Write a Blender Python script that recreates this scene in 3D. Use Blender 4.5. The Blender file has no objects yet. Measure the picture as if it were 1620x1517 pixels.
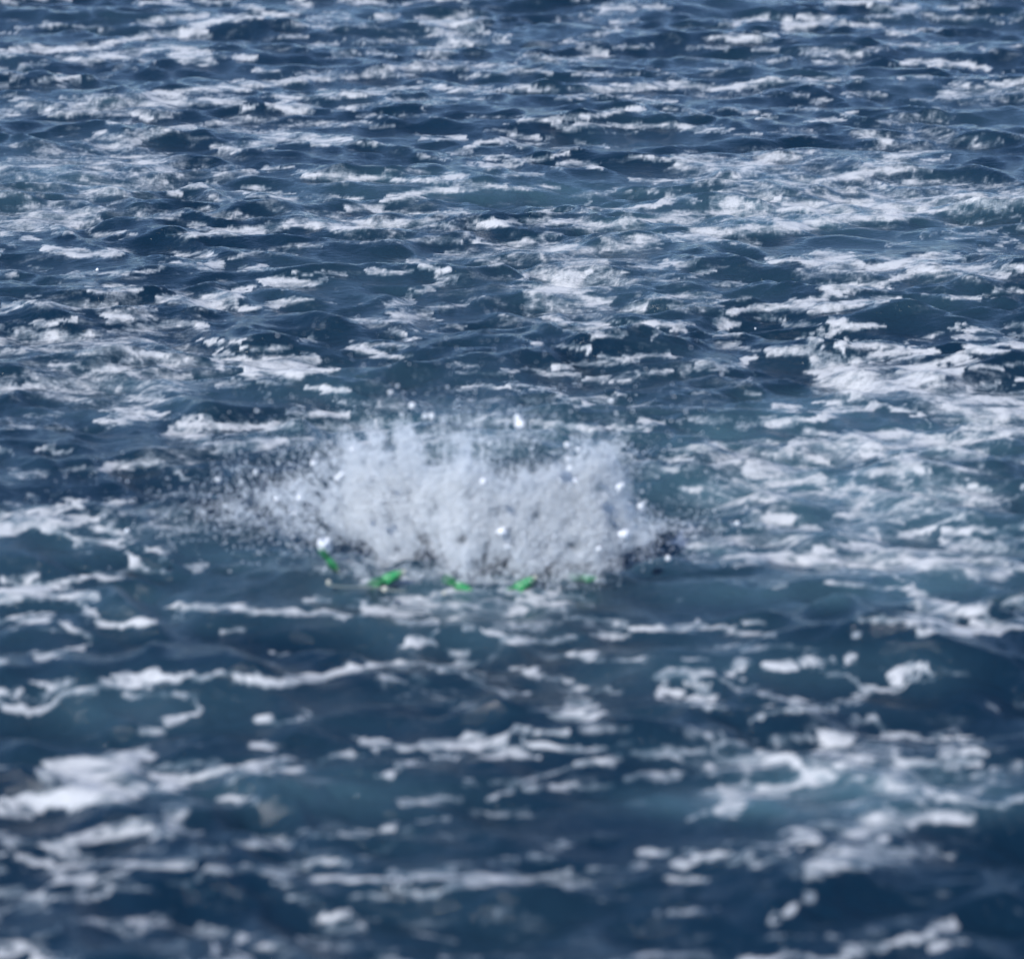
import bpy, bmesh, math, random
import numpy as np
from mathutils import Vector, Matrix

random.seed(7)
rng = np.random.default_rng(11)
scene = bpy.context.scene
col = scene.collection
R = math.radians

# ------------------------------------------------------------------ camera
CAM_H = 6.9            # a boat's upper deck above the sea, metres
PITCH = R(16.0)        # how far the lens looks down
FPX, CX, CY = 5000.0, 810.0, 758.5      # focal length and centre in photo pixels (1620 wide)
cd = bpy.data.cameras.new('camera')
cd.sensor_fit = 'HORIZONTAL'; cd.sensor_width = 36.0
cd.lens = 36.0 * FPX / 1620.0
cd.clip_start = 0.5; cd.clip_end = 20000.0
cd.dof.use_dof = True
cd.dof.focus_distance = 34.0
cd.dof.aperture_fstop = 0.94
cam = bpy.data.objects.new('camera', cd)
cam.location = (0, 0, CAM_H)
cam.rotation_euler = (R(90) - PITCH, 0, 0)
col.objects.link(cam)
scene.camera = cam

# ------------------------------------------------------------------ daylight
SUN_EL, SUN_AZ = R(44), R(-138)          # azimuth from +Y (away from the camera), negative = left
world = bpy.data.worlds.new('World'); scene.world = world
world.use_nodes = True
wn = world.node_tree.nodes; wl = world.node_tree.links
sky = wn.new('ShaderNodeTexSky'); sky.sky_type = 'NISHITA'
sky.sun_disc = False; sky.sun_elevation = SUN_EL; sky.sun_rotation = SUN_AZ
sky.air_density = 0.55; sky.dust_density = 0.15; sky.ozone_density = 3.0
bg = wn['Background']; bg.inputs['Strength'].default_value = 0.15
wl.new(sky.outputs[0], bg.inputs['Color'])
sd = bpy.data.lights.new('sun', 'SUN'); sd.energy = 2.7; sd.angle = R(0.5); sd.color = (1.0, 0.975, 0.94)
sun = bpy.data.objects.new('sun', sd)
sdir = Vector((math.sin(SUN_AZ) * math.cos(SUN_EL), math.cos(SUN_AZ) * math.cos(SUN_EL), math.sin(SUN_EL)))
sun.rotation_euler = sdir.to_track_quat('Z', 'Y').to_euler()
sun.location = sdir * 60
col.objects.link(sun)
vs = scene.view_settings
vs.view_transform = 'Standard'; vs.look = 'None'; vs.gamma = 1.0; vs.exposure = 0.48
vs.use_curve_mapping = False
scene.cycles.use_denoising = True
scene.cycles.max_bounces = 10; scene.cycles.diffuse_bounces = 8
scene.cycles.transparent_max_bounces = 6

# ------------------------------------------------------------------ survey: photo pixel <-> place
SP, CP = math.sin(PITCH), math.cos(PITCH)
def ray(px, py):
    a = (px - CX) / FPX; b = (py - CY) / FPX
    return a, CP - b * SP, -SP - b * CP
def ground(px, py, z=0.0):
    x, y, dz = ray(px, py)
    t = (z - CAM_H) / dz
    return Vector((x * t, y * t, z))
def above(px, py, yw):
    """the point at distance yw seen at that pixel"""
    x, y, dz = ray(px, py)
    t = yw / y
    return Vector((x * t, yw, CAM_H + dz * t))
def project(X, Y, Z):
    dz = Z - CAM_H
    depth = Y * CP - dz * SP
    v = -(Y * SP + dz * CP)
    return CX + FPX * X / depth, CY + FPX * v / depth

# ------------------------------------------------------------------ noise
def perlin(x, y, seed=0):
    xi = np.floor(x).astype(np.int64); yi = np.floor(y).astype(np.int64)
    xf = x - xi; yf = y - yi
    def g(ix, iy, dx, dy):
        h = (ix * 374761393 + iy * 668265263 + seed * 2147483647) & 0xFFFFFFFF
        h = ((h ^ (h >> 13)) * 1274126177) & 0xFFFFFFFF
        h = h ^ (h >> 16)
        a = (h & 1023) * (2 * math.pi / 1024)
        return np.cos(a) * dx + np.sin(a) * dy
    u = xf * xf * xf * (xf * (xf * 6 - 15) + 10)
    v = yf * yf * yf * (yf * (yf * 6 - 15) + 10)
    n0 = g(xi, yi, xf, yf); n1 = g(xi + 1, yi, xf - 1, yf)
    m0 = g(xi, yi + 1, xf, yf - 1); m1 = g(xi + 1, yi + 1, xf - 1, yf - 1)
    a = n0 + u * (n1 - n0); b = m0 + u * (m1 - m0)
    return (a + v * (b - a)) * 1.5
def fbm(x, y, seed, octs=4, gain=0.5):
    s = 0; amp = 1.0; tot = 0
    for o in range(octs):
        s = s + amp * perlin(x * 2 ** o + 17.3 * o, y * 2 ** o - 9.1 * o, seed + o * 13)
        tot += amp; amp *= gain
    return s / tot
def sstep(a, b, v):
    t = np.clip((v - a) / (b - a), 0, 1)
    return t * t * (3 - 2 * t)

# ------------------------------------------------------------------ materials
def new_mat(name):
    m = bpy.data.materials.new(name); m.use_nodes = True
    return m, m.node_tree.nodes, m.node_tree.links, m.node_tree.nodes['Principled BSDF']
# ------------------------------------------------------------------ where the foam lies
# surveyed from the photograph: half width, density, then the run of each streak
TILES = {
(30,238): """30 .5 60,60 300,60|40 .5 330,40 500,70 700,100|30 .5 250,110 450,100|25 .8 600,60 720,100|30 .5 300,190 450,190 600,170
25 .45 60,270 200,290|36 .7 20,335 150,330 320,330|14 .9 0,375 80,380|10 .8 170,378 270,378|12 .8 180,412 250,408|8 .8 380,415 450,420 530,410
14 .95 110,475 180,495 300,500 400,510 500,500|10 .8 350,505 480,505|5 .6 480,510 550,490|16 .95 900,560 970,565|10 .8 690,560 780,560 850,575 930,580
10 .7 750,515 930,510|8 .8 20,440 50,440|10 .6 40,580 120,585|8 .7 250,615 400,610 600,605 700,580|14 .8 450,690 500,680 570,690|9 .7 320,695 410,695
12 .7 20,735 80,740|14 .6 90,770 220,765 430,775|12 .85 630,720 800,735 920,740|26 1 930,740 1000,715 1080,745|16 1 1060,700 1090,700|14 .8 820,755 1000,775
9 .85 1110,780 1250,760 1330,738 1420,735|18 .95 1150,655 1250,645 1350,655|9 .8 1350,655 1450,655|6 .7 1450,640 1480,635|8 .7 1110,580 1230,583
7 .6 1360,600 1550,598|9 .7 1040,535 1120,515 1200,510|9 .6 1330,480 1480,470|7 .5 1250,505 1370,508|16 .9 1110,405 1220,385 1350,360 1500,365 1620,380
9 .8 700,415 800,418 950,408 1090,405|8 .7 860,370 940,385 1040,410|14 .6 590,320 790,322|10 .6 880,290 950,290|12 .6 960,320 1090,322
10 .5 1120,330 1220,335|14 .6 940,235 1060,245|9 .9 820,180 900,185 950,170|10 .85 730,210 780,205 800,215|9 .9 1120,190 1190,190
7 .7 1160,215 1260,215 1340,240 1400,240|8 .6 1450,225 1580,225|14 .85 1390,115 1500,125 1620,140|6 .9 1205,92 1250,92|7 .6 1280,88 1320,92
12 .5 980,120 1150,110|10 .4 900,90 1100,90|10 .5 1300,300 1450,310 1600,330|8 .5 360,290 450,290|7 .6 280,250 340,240|10 .6 500,795 680,780
8 .6 700,190 720,150|8 .5 560,30 700,20""",
(550,238): """8 .9 0,142 180,138 330,150 500,150|14 .85 440,150 520,125 600,150|12 1 180,250 260,228 370,208 480,190 560,190|10 .7 560,190 640,180
9 .9 620,172 780,175|5 .6 780,188 900,188 1020,190|7 .8 0,232 80,240|14 .75 0,285 160,285|6 .7 160,300 360,315 600,305|18 .95 0,380 120,368 260,362 400,355 470,362
8 .6 470,375 640,352|14 .95 680,350 740,362 830,350|12 .85 880,350 950,358|14 .85 980,355 1100,352 1250,375 1380,350 1620,325|9 .85 1380,300 1480,275 1580,245 1620,240
6 .6 930,300 1130,295 1380,295|8 .7 1160,290 1220,250|8 .5 1200,210 1350,200 1600,200|6 .8 1380,145 1480,148 1620,155|6 .8 1420,35 1540,42 1620,40
10 .95 1050,70 1150,65 1250,78|7 .85 650,40 760,28 880,55 1000,30 1080,8|10 .7 680,80 780,78 860,70|6 .7 320,15 400,30 480,45|5 .7 500,15 600,8
6 .6 760,118 940,118|10 .5 200,100 400,100|8 .5 560,80 640,70|12 .65 170,445 330,440 520,445|8 .7 600,440 660,460 780,462|10 .7 800,460 900,440 1060,420
20 .65 760,480 950,485 1150,480 1300,475|18 .65 1250,490 1420,470 1530,455|12 .65 1280,440 1450,435 1620,420|14 .9 330,560 380,575 450,590
20 .7 540,520 650,530 760,545|12 .6 330,560 520,530 560,510|10 .6 450,520 540,505|9 .8 110,600 200,600 290,595|10 .6 440,630 550,620 520,645
12 .8 290,700 370,690 470,660|14 .7 200,755 320,740|18 .85 1000,630 1130,620 1200,600|32 .55 1130,550 1260,560|22 .8 950,700 1050,680 1200,680
22 .8 1000,740 1150,740 1260,750|25 .6 950,770 1100,775|12 .6 1300,640 1450,640 1600,625|9 .7 1400,560 1520,575 1600,545|8 1 855,625 880,625
5 .7 830,670 890,655 930,680|18 .95 1380,770 1470,770|10 .6 1480,730 1600,720|12 .5 430,770 620,760|14 .45 250,780 450,790|10 .4 0,430 150,470""",
(1070,238): """22 .75 0,60 150,70 300,80 430,90|14 .85 0,45 180,45|20 .75 400,30 560,30 640,10|16 .85 320,90 400,60 460,40|16 .8 290,120 340,100|12 .6 0,150 250,150
18 .6 280,160 430,165|18 .8 450,180 560,170 700,155|20 .5 480,110 590,130|15 .8 740,140 860,120 950,80 1080,30 1200,10|13 .7 870,130 1000,110 1100,90 1250,90
12 .6 950,90 1100,70 1260,60 1340,30|10 .7 1100,10 1300,5|10 .9 980,175 1060,190|9 .75 1080,165 1190,160|28 .55 850,220 1000,215 1150,225 1300,230
28 .8 1230,260 1400,230 1540,260 1620,270|12 .8 1420,195 1560,235|22 .85 520,290 700,285 850,270 1000,280 1200,280|18 .7 820,320 1000,300 1200,300 1400,290
12 1 460,250 520,230|8 .5 520,270 640,265|14 .7 30,235 60,240|20 .8 180,250 330,250 380,270|10 .7 190,215 320,225|12 .85 0,320 150,310 350,300
8 .7 280,320 420,325|8 .6 0,350 120,335|17 .9 0,430 150,415 300,400 450,380 600,380 750,345|20 .85 500,365 750,350 900,325 1100,325|10 .75 1320,420 1450,415 1560,400
6 .5 1320,385 1500,355 1620,340|14 .7 1490,500 1570,490|14 .6 1590,450 1620,440|28 .95 680,520 760,535 850,540|18 .85 740,560 860,590 1000,575 1150,550 1300,520 1400,535
12 .6 960,530 1200,530|9 .9 430,540 560,538|6 .7 560,540 700,565 770,590|12 .6 330,460 450,460|10 .5 80,450 250,445|8 .5 1050,468 1150,466
16 .95 1170,600 1300,590 1450,585 1620,600|12 .9 1000,660 1100,635 1200,610|15 .95 690,680 850,670 1000,670|20 .95 560,765 650,755 740,710 800,690
18 .9 700,780 850,765 1000,740|10 .85 1000,740 1050,735|5 .7 1210,705 1280,715 1400,725 1500,720 1620,705|5 .85 1400,725 1500,735|14 .7 0,560 80,550
9 .8 50,620 160,605 190,590|8 .6 190,660 350,660|20 .6 0,720 170,720|16 .6 0,780 200,770|10 .9 240,795 420,780 540,770|8 .6 220,730 340,730|8 .5 1200,425 1260,410""",
(30,498): """20 1 440,15 540,15|9 .95 580,22 640,22|8 .85 250,15 310,15|7 .85 60,45 140,40 220,32|12 .95 560,65 680,60 760,50 890,45|10 .7 480,80 650,85
20 .65 0,90 150,100 330,100|10 .7 30,150 200,170 330,190 440,155 520,160|9 .8 430,150 520,160 640,190|8 .95 650,190 730,200|14 .6 100,110 280,130 400,130
10 .6 500,120 690,130|12 1 940,135 980,140|9 .7 1050,140 1090,140|8 .7 1120,178 1300,170|9 .8 1380,125 1450,120|18 .9 990,250 1010,220 1020,190
28 1 1100,270 1250,250 1420,230|12 .95 1400,270 1530,275|20 .95 1130,285 1300,285 1420,280|8 .7 1050,225 1130,215|9 .8 170,250 280,255|7 .8 500,215 530,220
14 .7 330,300 440,270 550,265|10 .5 550,280 720,275|7 .7 720,250 800,250|12 .6 700,330 850,310|7 .8 960,350 1050,318|6 .8 1000,355 1110,340
8 .8 1150,330 1310,330|9 .9 1390,355 1500,355 1620,385|12 .75 0,350 130,340 250,330|16 .55 280,350 450,370 600,370 760,365|14 .6 540,340 650,340
12 .7 560,415 660,410|12 .95 440,490 560,485 700,490|9 .8 400,550 480,530 540,500 620,500 660,525|7 .7 350,530 440,510|14 .55 310,430 380,420
14 .45 30,500 180,490|12 .45 0,540 350,570|7 .8 60,660 130,640 170,670 250,665|14 .5 700,600 900,610|14 .85 820,500 880,500|16 .95 800,540 900,545 970,565
20 .8 750,575 850,600 950,620|12 .85 980,555 1220,550|12 .8 1240,540 1400,520|20 .9 970,650 1100,645 1300,625|14 .85 1360,465 1450,490 1580,490
8 .7 1560,430 1620,440|9 .6 1380,555 1620,550|12 .4 1220,370 1200,480|12 .65 230,775 400,755 550,735 680,735|12 .75 680,735 760,765 830,800|12 .6 0,780 160,790|10 .5 0,290 150,290""",
(550,498): """20 .8 200,20 380,10|10 .75 40,20 160,25|14 1 260,90 320,95|12 1 0,160 100,175 180,195 270,210|14 .55 0,150 280,150|6 .6 400,75 520,60|10 .9 1030,40 1070,45
8 .6 1000,20 1060,20|8 .85 1080,75 1250,60 1350,40|10 .85 1400,40 1490,50 1600,40|8 .7 1460,110 1530,70 1600,50|12 .8 1210,100 1310,98|8 .8 930,150 990,150
8 .8 1050,155 1180,160 1190,185|9 .85 1250,205 1320,215 1370,230|10 .7 1400,210 1530,200 1620,190|6 .6 560,240 650,250|6 .6 590,285 780,270 920,265
10 .8 930,275 1010,290 1110,295|8 .7 1000,255 1120,240 1300,240|14 .8 1180,315 1270,320|9 .75 1320,330 1420,290 1560,280|6 .7 600,355 780,355|10 .85 780,345 830,355
8 .6 800,330 950,360|9 .85 980,375 1060,410 1140,440|10 .9 1100,440 1160,445|9 .8 1370,390 1430,405|8 .7 860,385 900,390|7 .6 880,450 940,430
8 .6 1150,420 1290,430 1330,410|5 .6 1420,460 1520,430|12 .95 970,540 1100,545 1230,570|10 .8 1230,570 1400,555 1450,570|8 .7 1390,520 1580,525
16 .6 60,580 300,590 450,620|16 .55 450,600 640,615 740,640|14 .6 150,540 260,550|10 .6 880,590 960,560|10 .5 950,640 1060,680|10 .5 690,690 760,690
8 .6 1290,660 1400,690|12 .6 1440,720 1620,760|10 .5 0,480 60,490|14 .45 0,430 200,440|8 .6 700,520 800,500|18 .5 0,640 200,650 400,700|20 .5 500,680 640,720""",
(1070,498): """10 .75 0,45 40,60 0,80|14 .9 200,20 240,40 230,70|6 .7 240,45 310,45|7 .85 190,95 320,110|12 .8 430,15 540,20|8 .75 560,45 760,50|10 .85 780,10 870,50 1050,45
8 .9 740,100 850,70 920,60|20 .95 500,185 600,170 660,140 690,120|12 .8 560,200 680,190|8 .6 190,155 290,160|7 .5 290,165 440,180|14 .75 90,240 170,230 240,240
8 .8 240,265 340,220 370,215|6 .6 0,270 240,270|8 .6 340,280 350,320|8 .6 0,295 80,295|45 1 720,330 850,330 1000,340|28 .95 700,240 780,270 900,270
14 .85 740,190 820,230|9 .8 700,200 740,170|14 .8 880,150 1000,150 1080,160|12 .75 800,130 840,160 860,210|14 .85 900,230 1000,200 1100,190 1150,160
12 .85 1100,230 1200,200 1250,190|9 .8 1140,170 1260,180|38 1 900,370 1050,330 1180,300 1300,270|14 .9 1100,280 1250,250 1350,280|9 .9 1290,310 1380,270
33 1 1130,330 1200,360 1300,400 1400,460|42 .95 1400,470 1500,500 1600,520|30 .85 1330,400 1500,430 1620,440|9 .85 1340,385 1450,370 1580,345|10 .9 1560,360 1580,340
9 .9 1380,60 1420,80|7 .85 1440,75 1600,75|8 .85 1400,110 1540,105 1580,130|16 .9 1400,185 1500,180 1590,160 1620,140|12 .8 1310,235 1400,215
8 .8 1390,245 1500,255 1610,265|8 .6 1180,125 1290,95|12 .7 750,440 850,430|14 .95 720,500 850,470 980,440 1020,430|10 .85 570,520 700,510
9 .85 1040,450 1150,480 1210,510 1230,550|10 .7 1310,480 1370,490|22 .85 480,530 540,530|14 .6 120,520 280,520|14 .6 330,545 420,530|12 .6 40,530 60,530
8 .6 330,385 440,385|9 .9 470,450 540,455 610,465|6 .5 90,385 190,385|14 .85 640,565 760,590 900,600|18 .9 850,590 1050,600 1250,610
22 .85 550,640 750,640 950,640 1150,650 1300,640|20 .7 1300,640 1450,600 1620,590|18 .7 1400,560 1500,540|14 .95 440,680 540,660|28 .8 450,690 550,680
12 .8 0,710 60,700 80,720|22 .7 150,710 320,710|14 .85 380,760 420,790|30 .6 430,770 700,790|12 .8 640,700 730,735|14 .7 850,690 1000,690 1100,740
22 .85 1060,740 1200,750 1130,680|14 .6 880,770 1050,770 1200,770|25 .6 1330,700 1480,690 1500,740|10 .5 0,660 300,640""",
(30,758): """12 .7 20,100 60,80|12 .85 240,110 300,120|14 .85 430,110 500,115|14 .75 20,145 200,145 150,170|10 .7 160,180 320,185|32 1 0,210 100,210 160,225
12 .9 0,240 120,245 250,280 380,320 460,330|12 .7 180,215 300,220|12 .8 340,200 420,190 470,150|14 .8 370,255 480,260|10 .6 520,170 700,165 880,155
10 .6 600,230 760,235 900,235|16 .9 440,330 480,310|12 .9 500,380 530,420 580,430|9 .85 590,345 680,385 640,390|8 .6 690,370 790,320|10 .85 600,435 500,445 400,480 280,500
10 .6 580,450 710,460|12 .9 820,440 910,430|14 .85 0,500 70,470|28 1 0,560 80,540 160,550|12 .85 180,520 260,500|14 .85 150,580 300,570 370,580
12 .85 280,600 290,640 340,680|12 .75 0,690 130,670|10 .85 340,720 420,725 520,735|16 1 530,715 650,710|12 .85 150,715 210,750 330,790|16 1 745,625 830,625 900,630
10 .95 900,630 1050,635 1180,655 1350,655|8 .7 1350,655 1500,660 1620,690|7 .7 730,690 780,665|6 .6 980,745 1100,750|14 .85 1450,590 1530,595|12 .7 1500,650 1620,680|8 .5 350,360 360,380""",
(550,858): """22 1 100,340 190,335|12 .8 230,360 340,365|9 .85 250,400 410,400|12 .8 60,290 110,290|8 .6 350,280 440,290|14 .95 280,485 400,490|18 1 400,500 430,450
14 .85 630,430 700,470 840,490|10 .7 700,440 760,440|9 .7 840,490 980,490 1180,450|16 1 870,290 960,270|14 .6 960,290 1020,310|10 .85 830,330 900,345
9 .85 1080,370 1250,380 1400,410 1620,430|9 .7 1250,450 1370,455|12 .85 1130,540 1250,560|7 .6 1250,575 1400,575|16 .8 500,550 580,545|18 .8 490,610 580,610
12 .7 200,600 340,600|9 .8 0,640 100,610 200,600|12 .6 590,650 700,700 780,760|14 1 790,640 860,635|14 1 880,655 950,650|10 .85 990,690 1000,660
30 .42 120,260 400,300 700,300|30 .42 500,380 800,400 1000,400|14 .5 600,180 900,200|10 .6 1000,250 1150,280""",
(1070,758): """10 .7 0,50 150,45 330,20|10 .95 60,60 200,50|14 .7 250,20 420,20|9 .8 420,90 500,100|12 .8 500,20 700,20 800,40|8 .8 560,65 700,65 850,80
14 .8 870,35 1000,35|8 .7 820,75 930,110 1000,130|12 .75 1120,30 1200,80|10 .7 1220,70 1380,90 1420,130|8 .7 1440,40 1500,60|8 .6 1520,100 1600,150
22 .75 340,190 500,200 550,210|14 .85 300,200 360,160|12 .85 420,220 540,230|16 .7 830,180 960,170 1100,170|14 .6 1000,150 1200,160 1400,165|14 .7 900,200 1050,200 1150,200
8 .85 1080,265 1250,255 1350,210 1400,190|14 .85 1400,260 1480,245 1600,270|20 .85 1410,310 1560,340 1620,330|12 .8 1600,280 1610,320|14 .75 20,290 100,230
18 .85 0,320 80,340|16 .7 480,310 600,300|12 .7 620,240 700,240|20 .6 800,275 1000,275|14 .7 850,320 1000,330|18 .9 100,340 250,370 400,385 560,385
16 .95 200,370 400,380 650,410 800,430|16 .8 650,360 800,360|20 .75 780,410 1000,400 1200,400 1400,400|16 .8 1000,350 1200,370 1450,380 1620,400
14 .8 1200,430 1400,440 1620,465|8 .75 770,515 900,525 1050,540 1130,545|8 .7 1120,480 1140,530|38 .95 1180,630 1250,620 1300,640|20 .9 1150,570 1250,600 1330,640
18 .95 1330,640 1450,635 1550,625|8 .8 870,680 1000,685 1150,715|14 .75 1050,690 1200,700 1330,710|10 .9 1200,745 1400,745 1620,755|22 .85 1480,700 1620,725
12 .8 1330,690 1340,720|10 .8 880,755 960,755|9 .7 310,700 430,695|12 .75 0,740 60,720 90,700|12 .6 90,720 200,730|10 .7 200,760 400,760 520,780|10 .6 0,600 40,605
6 .5 270,510 380,510|8 .6 500,530 540,520""",
(30,1018): """9 .85 100,60 200,50 320,10|16 .95 80,215 180,205|8 .6 0,240 40,240|16 1 0,320 80,300 150,270|12 1 150,270 230,240 380,220|20 1 420,205 540,200
16 1 530,165 650,155 700,180 760,175|12 1 760,160 860,140|14 .95 870,165 960,165|8 .7 960,150 1080,150|14 1 1080,170 1200,175 1270,180|13 1 1310,180 1430,175 1530,150 1620,125
8 .5 560,260 830,270|12 .7 520,270 560,260|10 .75 740,265 830,268|10 .85 830,300 880,330 840,350|18 1 740,385 820,365|18 .95 640,435 690,440|30 1 640,540 580,560
32 1 150,625 300,610 450,580 620,550|25 1 300,660 400,640 600,600|30 1 40,780 200,770 350,730 430,700|30 .9 250,790 450,730 600,740|20 .65 500,640 680,620
14 .7 480,740 650,745|12 .85 760,610 850,575 990,575|14 .85 820,660 900,640 990,610|30 1 690,700 790,700|20 .95 720,670 770,670|20 1 1050,620 1200,605
12 .8 1200,600 1270,570 1300,600|14 .95 1290,625 1390,625|8 .7 1020,665 1050,660|12 .85 1210,500 1290,505|7 .7 1400,575 1500,560 1600,545|9 .85 1140,380 1210,380
8 .75 1210,365 1270,360|10 .6 1340,350 1370,350|9 .8 1260,50 1290,60|8 .65 1260,100 1310,105|14 .85 1030,775 1120,780|5 .4 900,490 920,490""",
(550,1018): """12 .85 40,488 190,488|8 .8 100,540 200,520 350,510|20 1 380,510 500,505 600,500 700,480|14 1 600,470 700,450|9 .95 720,450 820,410 880,430 900,470
16 .95 700,520 820,520 900,530|8 .8 900,490 880,540|16 .8 640,560 720,550|10 .9 200,600 270,600|12 .75 140,650 200,650|6 .6 200,650 340,600|10 .6 400,580 500,580
12 .95 950,490 1100,500 1270,500|8 .6 1270,500 1440,495|7 .85 950,425 1110,420|14 1 1110,350 1210,345|18 .7 1060,290 1180,290 1210,330|9 .7 860,680 950,640 1080,610 1200,580
14 .9 1160,580 1280,570|14 .8 1280,560 1400,550|20 .8 1450,540 1560,540 1620,555|18 .7 1350,660 1480,665|14 .75 1520,660 1570,660|6 .6 1000,710 1200,700
14 .7 1240,700 1300,700|14 .8 900,725 950,725|9 .6 600,700 650,700|9 .6 750,690 790,690|10 .5 250,780 560,780|9 .6 700,770 800,730 860,680|12 .5 230,170 270,170
12 .65 350,170 410,175|10 .6 1300,410 1360,430|12 .9 1500,160 1560,190 1570,150|20 1 1540,150 1620,150|14 .85 1570,240 1620,260|16 .6 1080,230 1150,215
9 .6 1200,230 1310,230|8 .5 980,340 1050,320""",
(1070,1018): """18 1 0,155 80,150 170,145|26 .85 260,100 310,90 300,150|10 .7 230,70 320,90|10 .7 30,80 70,80|7 .6 240,20 400,25 600,20 730,30|16 1 450,100 530,100 620,95
16 .85 680,80 730,85|16 .95 70,200 100,230|18 1 110,280 200,300|10 .8 60,290 100,270|16 .55 200,200 300,220 390,220|10 .7 440,240 560,265 630,290
9 .7 340,370 420,330 560,320 720,335|14 .85 580,280 620,290|9 .7 740,310 820,280 920,265|9 .75 760,125 840,130|9 .7 870,90 960,60|11 .85 850,140 880,180 940,215 1000,240
12 .85 940,240 1100,240|10 .8 1130,230 1170,170 1150,100|22 1 1090,180 1110,130|12 .6 1220,190 1225,195|9 .5 1280,145 1390,145|10 .6 1480,300 1570,335
14 .7 860,390 900,370 980,420|14 .9 980,450 1100,440 1250,465|10 .8 1250,465 1420,475|16 1 1310,460 1340,460|14 .95 1380,475 1410,475|10 .75 1290,500 1330,530 1460,550
14 .8 1090,550 1200,590 1400,590|16 .9 1110,575 1250,600|25 .6 1490,630 1580,640|28 1 700,490 780,495|16 .8 220,460 260,490|12 .8 150,530 250,510 380,490
12 .7 0,550 130,545|20 .5 0,440 150,460|12 .7 480,475 590,480|22 .85 140,630 200,620|20 .75 250,590 400,570 550,570|14 .8 560,560 680,610|33 1 700,640 820,645
22 .9 600,690 720,670|28 .8 450,720 580,710|14 .6 50,650 150,610|45 .95 200,790 300,780|25 .8 210,720 250,740|20 .6 300,700 450,710|18 .95 850,580 950,590
14 .8 1040,610 1100,610|20 .75 990,680 1130,700|12 .75 1130,640 1230,690 1300,740|10 .8 1190,720 1340,760 1600,795|12 .6 1260,680 1330,640|12 .6 880,800 1050,800""",
}
STROKES = []
for (ox, oy), txt in TILES.items():
    for s in txt.replace('\n', '|').split('|'):
        p = s.split()
        if len(p) < 3: continue
        pts = [tuple(float(v) / 3.1154 for v in q.split(',')) for q in p[2:]]
        STROKES.append((float(p[0]) / 3.1154, float(p[1]), [(ox + a, oy + b) for a, b in pts]))
# the sea goes on beyond the framed stretch: further streaks of the same sort to all sides
extra = []
for h, s, pts in STROKES:
    yc = sum(p[1] for p in pts) / len(pts)
    if yc < 560:      # farther out
        extra.append((h * .8, s * .95, [(1590 - (x - 30) * 1.0, 238 - (y - 238) * 0.85) for x, y in pts]))
    if 960 < yc < 1278:     # nearer
        extra.append((h * 1.0, s * .8, [(1520 - (x - 30) * 1.1, 1278 + (1278 - y) * 1.15) for x, y in pts]))
STROKES += extra
side = []
for h, s, pts in STROKES:
    xc = sum(p[0] for p in pts) / len(pts)
    if xc < 530: side.append((h, s * .9, [(30 - (x - 30), y + 9) for x, y in pts]))
    if xc > 1090: side.append((h, s * .9, [(1590 + (1590 - x), y - 7) for x, y in pts]))
STROKES += side

STROKES += [(5, .7, [(505, 905), (545, 903)]), (6, .75, [(590, 922), (650, 918)]), (5, .6, [(700, 940), (765, 940)]), (5, .7, [(800, 936), (860, 932)]),
            (6, .6, [(905, 925), (960, 922)]), (9, .55, [(540, 880), (600, 890)]), (10, .6, [(650, 905), (720, 915)]), (9, .55, [(860, 912), (920, 908)]),
            (12, .5, [(600, 960), (700, 958), (820, 962), (900, 955)])]
# broad thin sheets between the streaks
STROKES += [(20, .42, [(1080, 262), (1250, 262), (1420, 250)]), (22, .48, [(1180, 320), (1350, 310), (1585, 305)]), (15, .5, [(1090, 362), (1250, 350), (1420, 338)]),
            (20, .45, [(1280, 420), (1420, 425), (1585, 428)]), (26, .62, [(1310, 590), (1430, 600), (1580, 670)]), (18, .45, [(1110, 725), (1300, 710), (1580, 690)]),
            (24, .42, [(1120, 775), (1330, 780), (1580, 800)]), (20, .55, [(1100, 868), (1300, 888), (1585, 900)]), (24, .42, [(1100, 1195), (1250, 1220), (1400, 1190)]),
            (22, .4, [(1400, 1240), (1585, 1262)]), (26, .42, [(50, 270), (160, 262), (250, 268)]), (14, .5, [(40, 350), (140, 348)]), (20, .42, [(40, 545), (170, 548), (300, 560)]),
            (16, .38, [(60, 610), (260, 612)]), (22, .42, [(870, 420), (960, 440), (930, 490)]), (16, .4, [(560, 360), (760, 355)]), (18, .38, [(560, 690), (800, 700)]),
            (18, .35, [(130, 835), (330, 838)]), (26, .4, [(90, 1255), (250, 1235)]), (14, .32, [(600, 1080), (760, 1110)]), (14, .32, [(900, 1100), (960, 1150)])]
FX0, FY0, FW, FH = -480, -60, 2580, 1720
FIELD = np.zeros((FH, FW), np.float32)
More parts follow.
